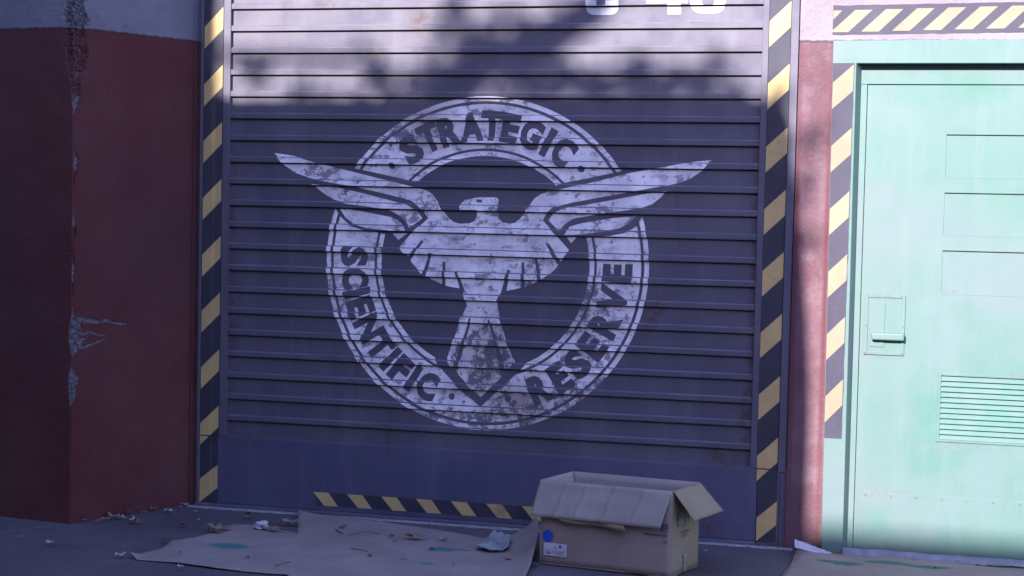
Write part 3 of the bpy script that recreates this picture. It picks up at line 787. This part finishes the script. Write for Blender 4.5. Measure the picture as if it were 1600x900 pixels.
cre = [(.20,.010),(.36,.007),(.45,.005),(.57,.010),(.79,.007)]
def crease(s, t): return sum(h*math.exp(-((s-p-.03*(t-.5))/.008)**2) for p, h in cre)+.007*noise.noise(Vector((s*4, t*2.5, 9)))*(1-t)
fo = -ey*.045 - up*.158                                # front flap hangs just off the front
panel('flap', a0+H-ex*.003-ey*.003+fo-ex*.020, a1+H-ey*.003+fo-ex*.030, a1+H-ey*.003, a0+H-ex*.003-ey*.003, card_in, 60, 10, .0035, crease, amp=.003, seed=5)
fr = ex*.105 - up*.118
def bite(s, t): return .002*noise.noise(Vector((s*5, t*4, 2)))
panel('flap', a1+H+fr+ex*.003-ey*.01, c1+H+fr+ex*.003+ey*.012, c1+H+ex*.003, a1+H+ex*.003+ey*.006, card_side, 16, 12, .0035, bite, amp=.004, seed=6)
panel('flap', c1+H+ey*.004, c0+H+ey*.004, c0+H+ey*.03-up*.14, c1+H+ey*.03-up*.14, card, 20, 8, .0035, seed=7)
panel('flap', c0+H+ex*.008-ey*.006, a0+H+ex*.008+ey*.006, a0+H+ex*.04-up*.13+ey*.006, c0+H+ex*.04-up*.13-ey*.006, card_in, 12, 8, .0035, seed=8)
# torn liner peeping out under the front flap
fl = a0+H*.545-ey*.040
panel('torn_liner', fl+ex*.115, fl+ex*.42-up*.012, fl+ex*.40+up*.03, fl+ex*.10+up*.03, card_side, 40, 3, .002, lambda s, t: .006*math.sin(s*9)*(1-t), seed=9)
# stickers and print, laid 1 mm off the faces
def on_front(u, w, off=.0065): return A + ex*u + up*(.004+w) - ey*off
def on_side(u, w, off=.005): return B + ey*u + up*(.004+w) + ex*off
ink = mat_plain('faded_print_ink', (.07,.055,.06), (.10,.08,.085), .8)
blue = mat_plain('blue_sticker', (.012,.06,.34), (.018,.075,.40), .5)
white = mat_plain('label_white', (.42,.42,.46), (.52,.52,.55), .6)
q = MB(); c_ = [on_front(.040+.0255*math.cos(a*math.pi/12), .128+.0275*math.sin(a*math.pi/12)) for a in range(24)]
q.add(c_, [tuple(range(24))]); q.build('round_sticker', blue, boxo)
def rect(q, f, u0, u1, w0, w1, off, mi=0): q.add([f(u0,w0,off), f(u1,w0,off), f(u1,w1,off), f(u0,w1,off)], [(0,1,2,3)], mi)
q = MB(); rect(q, on_front, .022, .132, .040, .098, .0065); lb = q.build('label_sticker', white, boxo)
q = MB(); rnd = ri(4)
rect(q, on_front, .094, .106, .078, .090, .0072)
for w in (.068, .0655):
    pass
rect(q, on_front, .028, .128, .0655, .0668, .0072)
for k in range(8): rect(q, on_front, .032+k*.0032, .0335+k*.0032+rnd.uniform(0,.001), .048, .060, .0072)
for w, u0, u1 in ((.074,.066,.088),(.080,.070,.084),(.058,.066,.122),(.052,.066,.110),(.046,.088,.122)):
    u = u0
    while u < u1:
        l = rnd.uniform(.002,.005); rect(q, on_front, u, min(u+l, u1), w, w+.0028, .0072); u += l+.0012
q.build('label_print', ink, lb)
q = MB()
for w, u0, u1, hgt in ((.205,.560,.600,.030),(.196,.566,.598,.004),(.178,.488,.600,.008),(.150,.578,.600,.010),(.212,.500,.512,.008),(.212,.530,.538,.008)):
    u = u0
    while u < u1-.003:
        l = rnd.uniform(.0035,.007); rect(q, on_front, u, min(u+l, u1), w, w+hgt, .0065); u += l+rnd.uniform(.001,.003)
    q.build('printed_line', ink, boxo); q = MB()
for w, u0, u1, hgt in ((.21,.11,.13,.05),(.22,.155,.165,.03),(.178,.09,.17,.010),(.162,.10,.12,.008),(.162,.14,.155,.008)):
    u = u0
    while u < u1-.003:
        l = rnd.uniform(.004,.009); rect(q, on_side, u, min(u+l, u1), w, w+hgt*rnd.uniform(.6,1), .0055); u += l+rnd.uniform(.002,.004)
    q.build('printed_line', ink, boxo); q = MB()
panel('tape_strip', B+ey*.118+up*.005+ex*.006, B+ey*.150+up*.005+ex*.006, B+ey*.150+up*.085+ex*.0055, B+ey*.118+up*.085+ex*.0055, mat_plain('old_parcel_tape', (.22,.19,.15), (.30,.27,.22), .4, 12), 8, 8, .001, lambda s, t: .004*noise.noise(Vector((s*3, t*5, 1))), seed=12)
q = MB(); rect(q, on_side, .055, .110, .215, .275, .0055); q.build('side_label', mat_plain('green_label', (.12,.17,.14), (.22,.26,.25), .6, 60), boxo)

# ------------------------------------------------------------------ litter
lt = [mat_plain('dry_leaf_tan', (.26,.18,.12), (.36,.26,.19), .7, 60), mat_plain('dry_leaf_brown', (.10,.06,.045), (.17,.10,.07), .7, 60), mat_plain('pale_chip', (.34,.31,.32), (.45,.41,.42), .7, 60)]
def scrap(px, py, L, wd, mt, ang, curl=.3, z=.008, seed=0, name='dry_leaf', label=None, cat='leaf', group=None):
    rnd = ri(seed); p = gp(px, py); n = 7; vs = []; dirv = Vector((math.cos(ang), math.sin(ang), 0)); nr = Vector((-dirv.y, dirv.x, 0))
    for i in range(n+1):
        t = i/n; s = (t-.5)*L; w = wd*.5*math.sin(math.pi*min(1, t*.92+.06))**.7*(1+rnd.uniform(-.45,.45))
        h = z+curl*L*(t-.5)**2+.002
        c = p+dirv*s
        vs += [c-nr*w+up*(h+abs(w)*rnd.uniform(0,.8)), c+up*h+nr*w*rnd.uniform(-.4,.4), c+nr*w+up*(h+abs(w)*rnd.uniform(0,.8))]
    b = MB(); b.add(vs, [(i*3+k, (i+1)*3+k, (i+1)*3+k+1, i*3+k+1) for i in range(n) for k in range(2)])
    o = b.build(name, mt, smooth=True); o.modifiers.new('s', 'SOLIDIFY').thickness = .0008
    return tag(o, label, cat, group)
GL = 'small dry leaf or bark scrap strewn on the ground near the shutter'
GG = 'dry leaf scraps on the ground'
pos = [(209,818,.07,2),(216,820,.05,0),(240,799,.05,0),(263,802,.07,2),(268,790,.06,0),(288,793,.06,2),(291,786,.05,0),(306,803,.03,2),(311,816,.035,2),(281,796,.04,0),(284,824,.05,1),(389,808,.07,1),(387,812,.06,0),
       (152,818,.05,0),(165,815,.07,2),(178,811,.06,0),(190,813,.07,2),(200,806,.05,1),(225,804,.04,0),(132,817,.04,0),(78,853,.06,2),(33,843,.04,0),(188,872,.05,2),(258,849,.05,1),
       (612,842,.04,1),(617,849,.04,0),(535,828,.04,1),(578,873,.03,1),(708,885,.03,1),(675,862,.04,1),(794,877,.05,0),(282,867,.04,1),(387,875,.04,1),(281,891,.05,2),(1103,865,.03,2),(835,886,.05,0),
       (1277,876,.04,0),(1246,880,.03,0),(1378,874,.03,2),(1462,892,.03,1)]
ORD = ['leftmost','second','third','fourth','fifth','sixth','seventh','eighth','ninth','tenth','eleventh','twelfth','thirteenth','fourteenth']
def zone(px, py):
    if px > 1130: return 'from the left on the ground and paper before the green door'
    if px > 1050: return 'on the asphalt right of the cardboard box'
    if px < 130: return 'from the left on the open asphalt before the pier'
    if px <= 320 and py < 830: return 'from the left along the foot of the pier'
    if px < 300: return 'from the left at the ragged left end of the paper'
    if py < 815 and px < 420: return 'from the left on the asphalt behind the left paper'
    if px < 470: return 'from the left on the left paper sheet'
    return 'from the left on the middle brown paper sheet'
CN = ['tan','dark brown','pale']; cnt = {}
for k, (px_, py_, L, mi) in sorted(enumerate(pos), key=lambda t: t[1][0]):
    key = (zone(px_, py_), mi); i_ = cnt.get(key, 0); cnt[key] = i_+1
    lab = (ORD[i_]+' ' if 'from' in key[0] else 'small ')+CN[mi]+' leaf '+key[0]
    rnd = ri(k); scrap(px_, py_, L*.7, L*rnd.uniform(.3,.8), lt[mi], rnd.uniform(-1.4,1.4), rnd.uniform(.0,.3), .012, k, 'dry_leaf', lab, 'leaf scrap', GG)
scrap(345, 831, .13, .05, lt[0], .25, .6, .014, 90, 'bark_strip', 'pale curled bark strip at the upper edge of the left paper sheet', 'bark')
scrap(338, 835, .09, .03, lt[1], .1, .4, .012, 91, 'bark_strip', 'dark narrow bark strip beside the pale curled one at the left paper sheet', 'bark')
scrap(452, 822, .10, .04, lt[0], .1, .7, .012, 92, 'dry_leaf', 'long tan dry leaf beside the square rear notch of the paper', 'leaf')
scrap(425, 833, .13, .035, mat_plain('reddish_bark', (.28,.16,.12), (.34,.20,.15), .7, 40), -.2, .5, .016, 93, 'bark_strip', 'reddish bark strip beside the white paper scrap', 'bark')
scrap(648, 846, .115, .045, bpy.data.materials['reddish_bark'], 0, .3, .020, 94, 'bark_strip', 'knobbly reddish bark strip in the middle of the brown paper', 'bark')
scrap(694, 848, .05, .035, lt[2], .2, .3, .018, 95, 'paper_scrap', 'small pale paper scrap behind the teal paint spot', 'scrap')
def twig(pts, r_, mt, label):
    b = MB(); b.tube([gp(a, c)+up*z for a, c, z in pts], r_, 6); return tag(b.build('twig', mt, smooth=True), label, 'twig')
twig([(438,831,.015),(448,835,.02),(465,838,.014)], .0025, lt[1], 'dark thin twig beside the white scrap at the rear edge of the paper')
twig([(524,832,.014),(533,836,.012),(536,838,.014)], .0025, lt[1], 'short dark twig at the left of the brown paper')
twig([(545,840,.014),(565,839,.022),(575,837,.02),(593,839,.014)], .0022, lt[1], 'forked dark twig lying in the centre left of the brown paper')
twig([(430,888,.012),(445,885,.016),(453,883,.014)], .002, lt[1], 'fine twig near the front of the grey brown paper')
twig([(548,861,.014),(560,864,.016),(575,866,.014)], .002, lt[1], 'faint thin twig lying left of the teal spots')
def crumple(name, c, rx, ry, rz, mt, label, cat, seed):
    bm = bmesh.new(); bmesh.ops.create_icosphere(bm, subdivisions=4, radius=1)
    for v in bm.verts:
        d = v.co.normalized(); n1 = noise.fractal(d*1.8+Vector((seed,0,0)), 1, 2, 4); n2 = abs(noise.noise(d*5+Vector((0,seed,0))))
        k = 1+.45*n1-.35*n2; v.co = Vector((d.x*rx*k, d.y*ry*k, max(0, d.z*.8+.3)*rz*k))+c
    me = bpy.data.meshes.new(name); bm.to_mesh(me); bm.free(); return tag(link(name, me, mt), label, cat)
c_ = gp(407, 829)+up*.012
crumple('paper_scrap', c_, .042, .025, .03, mat_plain('white_tissue', (.42,.42,.46), (.5,.5,.54), .8, 30, .4), 'crumpled white paper scrap at the rear edge of the left paper sheet', 'scrap', 3)
# crumpled masking paper with a dark fold, near the box
rag = mat_plain('grey_green_rag', (.20,.22,.22), (.29,.31,.31), .8, 12, .5)
def rag_f(x, y):
    c = gp(770, 858); u, v = (x-c.x), (y-c.y)
    rg = 1-abs(noise.noise(Vector((x*13, y*13, 2))))*2.6; rg2 = 1-abs(noise.noise(Vector((x*31, y*31, 5))))*2
    hump = math.exp(-(u**2/.006+(v-.05)**2/.005))
    return (x, y, .013+max(0, rg)*.030*(.35+hump)+max(0, rg2)*.010+.018*hump)
ro = sheet('crumpled_rag', g2([(741,862),(752,857),(764,850),(768,842),(775,838),(783,845),(797,848),(799,853),(793,865),(775,867),(758,867)]), rag, rag_f, .012, .003, 4)
ro.data.polygons.foreach_set('use_smooth', [False]*len(ro.data.polygons))
tag(ro, 'crumpled grey green paper rag with a dark fold lying left of the box', 'rag')

# ------------------------------------------------------------------ unseen buildings added to cast the shade, and the tree of the dapples
def sh(px, py, yc):                                    # where the sun ray to a facade point crosses the plane y = yc
    p = wp(px, py, 0); return p + TO_SUN*((yc-p.y)/TO_SUN.y)
stucco = mat_plain('sand_stucco', (.20,.19,.185), (.25,.235,.225), .85, 3, .3)
glass = mat_plain('dark_window_glass', (.02,.025,.03), (.03,.035,.04), .1, 3, 0)
bld = thing('added_shade_building', (-3, -7, 0), 'unseen sand coloured stucco building with dark windows, added behind the viewer to cast shade', 'building')  # added out of view; outline shaped for the shade edge on the shutter
def block(b, xa, xb, y0, dep, z1):                     # its end walls run parallel to the sun's bearing
    sl_ = -TO_SUN.x/TO_SUN.y*dep
    b.add([(xa,y0,0),(xb,y0,0),(xb+sl_,y0-dep,0),(xa+sl_,y0-dep,0),(xa,y0,z1),(xb,y0,z1),(xb+sl_,y0-dep,z1),(xa+sl_,y0-dep,z1)],
          [(0,3,2,1),(4,5,6,7),(0,1,5,4),(1,2,6,5),(2,3,7,6),(3,0,4,7)])
BY = -6.3
xs_edge = sh(1268, 600, BY).x; z_mid = sh(700, 156, BY).z; x_left = sh(338, 60, BY).x
def P2(px, py): v = sh(px, py, BY); return (v.x, v.z)
def extr(b, out, y0, dep):                             # outline in x-z, run back along the sun's bearing
    sl_ = -TO_SUN.x/TO_SUN.y*dep; n = len(out)
    b.add([(x, y0, z) for x, z in out]+[(x+sl_, y0-dep, z) for x, z in out], [tuple(range(n)), tuple(range(2*n-1, n-1, -1))]+[(i, n+i, n+(i+1)%n, (i+1)%n) for i in range(n)])
b = MB(); block(b, -9, x_left, BY, 3.0, z_mid+4.5)
extr(b, [(x_left+.002, 0), (xs_edge, 0), P2(1268, 640), P2(1265, 520), P2(1259, 420), P2(1247, 330), P2(1239, 250), P2(1236, 200), P2(1222, 158), P2(1150, 152), (x_left+.002, z_mid)], BY, 3.0)
b.build('wall', stucco, bld)
sky_blocker = thing('added_sky_blocker', (-5.5, -3.5, 0), 'unseen tall stucco block added at the left to cut off sky light', 'building')  # added out of view to block the sky and darken the left side
b = MB(); b.box(-9.5, -3.5, BY+.25, -1.3, 0, 8.5); b.build('wall', stucco, sky_blocker)
for y in (-4.9, -2.9):
    q = MB(); q.box(-3.53, -3.46, y-.5, y+.5, 1.2, 2.7); fo_ = q.build('window', stucco, sky_blocker, bevel=.01)
    q = MB(); q.box(-3.459, -3.455, y-.42, y+.42, 1.28, 2.62); q.build('pane', glass, fo_)
for x in (-7.5,-5.4,-3.3,-1.4):
    for z in (1.0, 3.4):
        q = MB(); q.box(x-.45, x+.45, BY-.02, BY+.03, z, z+1.4); fo_ = q.build('window', stucco, bld, bevel=.01)
        q = MB(); q.box(x-.38, x+.38, BY+.031, BY+.035, z+.08, z+1.32); q.build('pane', glass, fo_)
AY = -14.5
z_low = sh(1380, 838, AY).z
low = thing('added_low_blocker', (4, -15, 0), 'unseen long low stucco block added behind the viewer to shade the ground and door foot', 'building')  # added out of view; height set by the shade wanted at the door foot
b = MB(); b.box(-6, 14, AY-4, AY, 0, z_low); b.build('wall', stucco, low)
for x in (-4, -1, 2, 5, 8, 11):
    q = MB(); q.box(x-.5, x+.5, AY-.02, AY+.03, 1.2, 2.8); fo_ = q.build('window', stucco, low, bevel=.01)
    q = MB(); q.box(x-.42, x+.42, AY+.031, AY+.035, 1.28, 2.72); q.build('pane', glass, fo_)
# tree in front of the building
TY = -12.5
bark = mat_plain('grey_bark', (.10,.08,.07), (.17,.14,.12), .9, 6, .6)
leafm = mat_plain('tree_leaf', (.045,.075,.03), (.08,.11,.045), .6, 3, 0)
tree = thing('leafy_tree', (-2.0, TY, 0), 'leafy broad tree rising between two buildings behind the viewer', 'tree')
b = MB(); base = Vector((sh(640,165,TY).x, TY, 0)); fork = Vector((sh(640,165,TY).x, TY, sh(640,165,TY).z-1.2))
q1 = sh(690, 165, TY); q2 = sh(760, 95, TY); q3 = sh(850, 60, TY); q4 = sh(930, 10, TY); q5 = sh(1010, -90, TY); q6 = sh(1100, -200, TY)
b.tube([base, base+up*2+Vector((.06,0,0)), base+up*4, fork], [.26,.21,.19,.17], 10)
b.tube([fork, (fork+q1)/2+Vector((-.05,0,0)), q1, q2, q3, q4, q5, q6], [.14,.12,.10,.10,.10,.085,.06,.03], 8)
l1, l2, l3, l4 = sh(540,160,TY), sh(520,92,TY), sh(430,86,TY), sh(360,84,TY)
b.tube([fork, l1, sh(600,110,TY), l2, l3, l4, sh(250,60,TY)], [.10,.06,.035,.032,.028,.03,.02], 7)
b.tube([l3, sh(405,115,TY), sh(402,150,TY)], [.022,.018,.012], 6)
b.tube([q2, sh(720,30,TY), sh(700,-60,TY), sh(640,-160,TY)], [.05,.04,.03,.02], 6)
b.tube([q2, sh(860,125,TY), sh(960,118,TY), sh(1080,110,TY), sh(1170,90,TY)], [.04,.03,.025,.02,.012], 6)
b.build('trunk', bark, tree, smooth=True)
b = MB(); rnd = ri(11)
def leaves(px, py, rpx, n, dy=.35, sz=.05):
    c = sh(px, py, TY); r_ = rpx/320
    for _ in range(n):
        while True:
            d = Vector((rnd.uniform(-1,1), rnd.uniform(-1,1), rnd.uniform(-1,1)))
            if d.length < 1: break
        p = c + Vector((d.x*r_, 0, d.z*r_)) + TO_SUN*(d.y*dy)
        a_ = Vector((rnd.gauss(0,1), rnd.gauss(0,1), rnd.gauss(0,1))).normalized(); w_ = a_.orthogonal().normalized()
        s_ = sz*rnd.uniform(.6,1.3)
        b.add([p-a_*s_, p+w_*s_*.45, p+a_*s_, p-w_*s_*.45], [(0,1,2,3)])
for c_ in [(930,135,36,60),(985,120,30,55),(1030,138,34,50),(1095,132,34,55),(1150,148,28,30),(1120,98,20,18),(1000,95,22,20),(1060,112,22,20),(880,120,40,60),(820,110,45,60),
           (760,60,36,26),(700,75,34,30),(735,115,38,50),(660,120,34,45),(620,145,38,50),(590,105,26,26),(690,30,26,12),(800,20,30,16),(870,15,28,14),
           (455,148,26,12),(400,120,20,12),(380,95,22,16),(560,75,20,8),(520,150,30,16),(700,155,60,80),(820,160,60,80),(1000,160,60,70),(480,160,50,40),
           (1262,225,13,16),(1256,300,13,16),(1268,270,9,8),(1262,380,14,12),(1215,150,22,20),(1250,330,12,14),(1285,215,10,6),(330,110,14,8),(325,150,18,16),(345,140,12,8)]:
    leaves(*c_)
for _ in range(60):                                    # the rest of the crown, higher and further left
    px_ = rnd.uniform(-500, 1050); py_ = rnd.uniform(-620, -160)
    leaves(px_, py_, rnd.uniform(60,110), 110, .8, .07)
b.build('crown', leafm, tree)
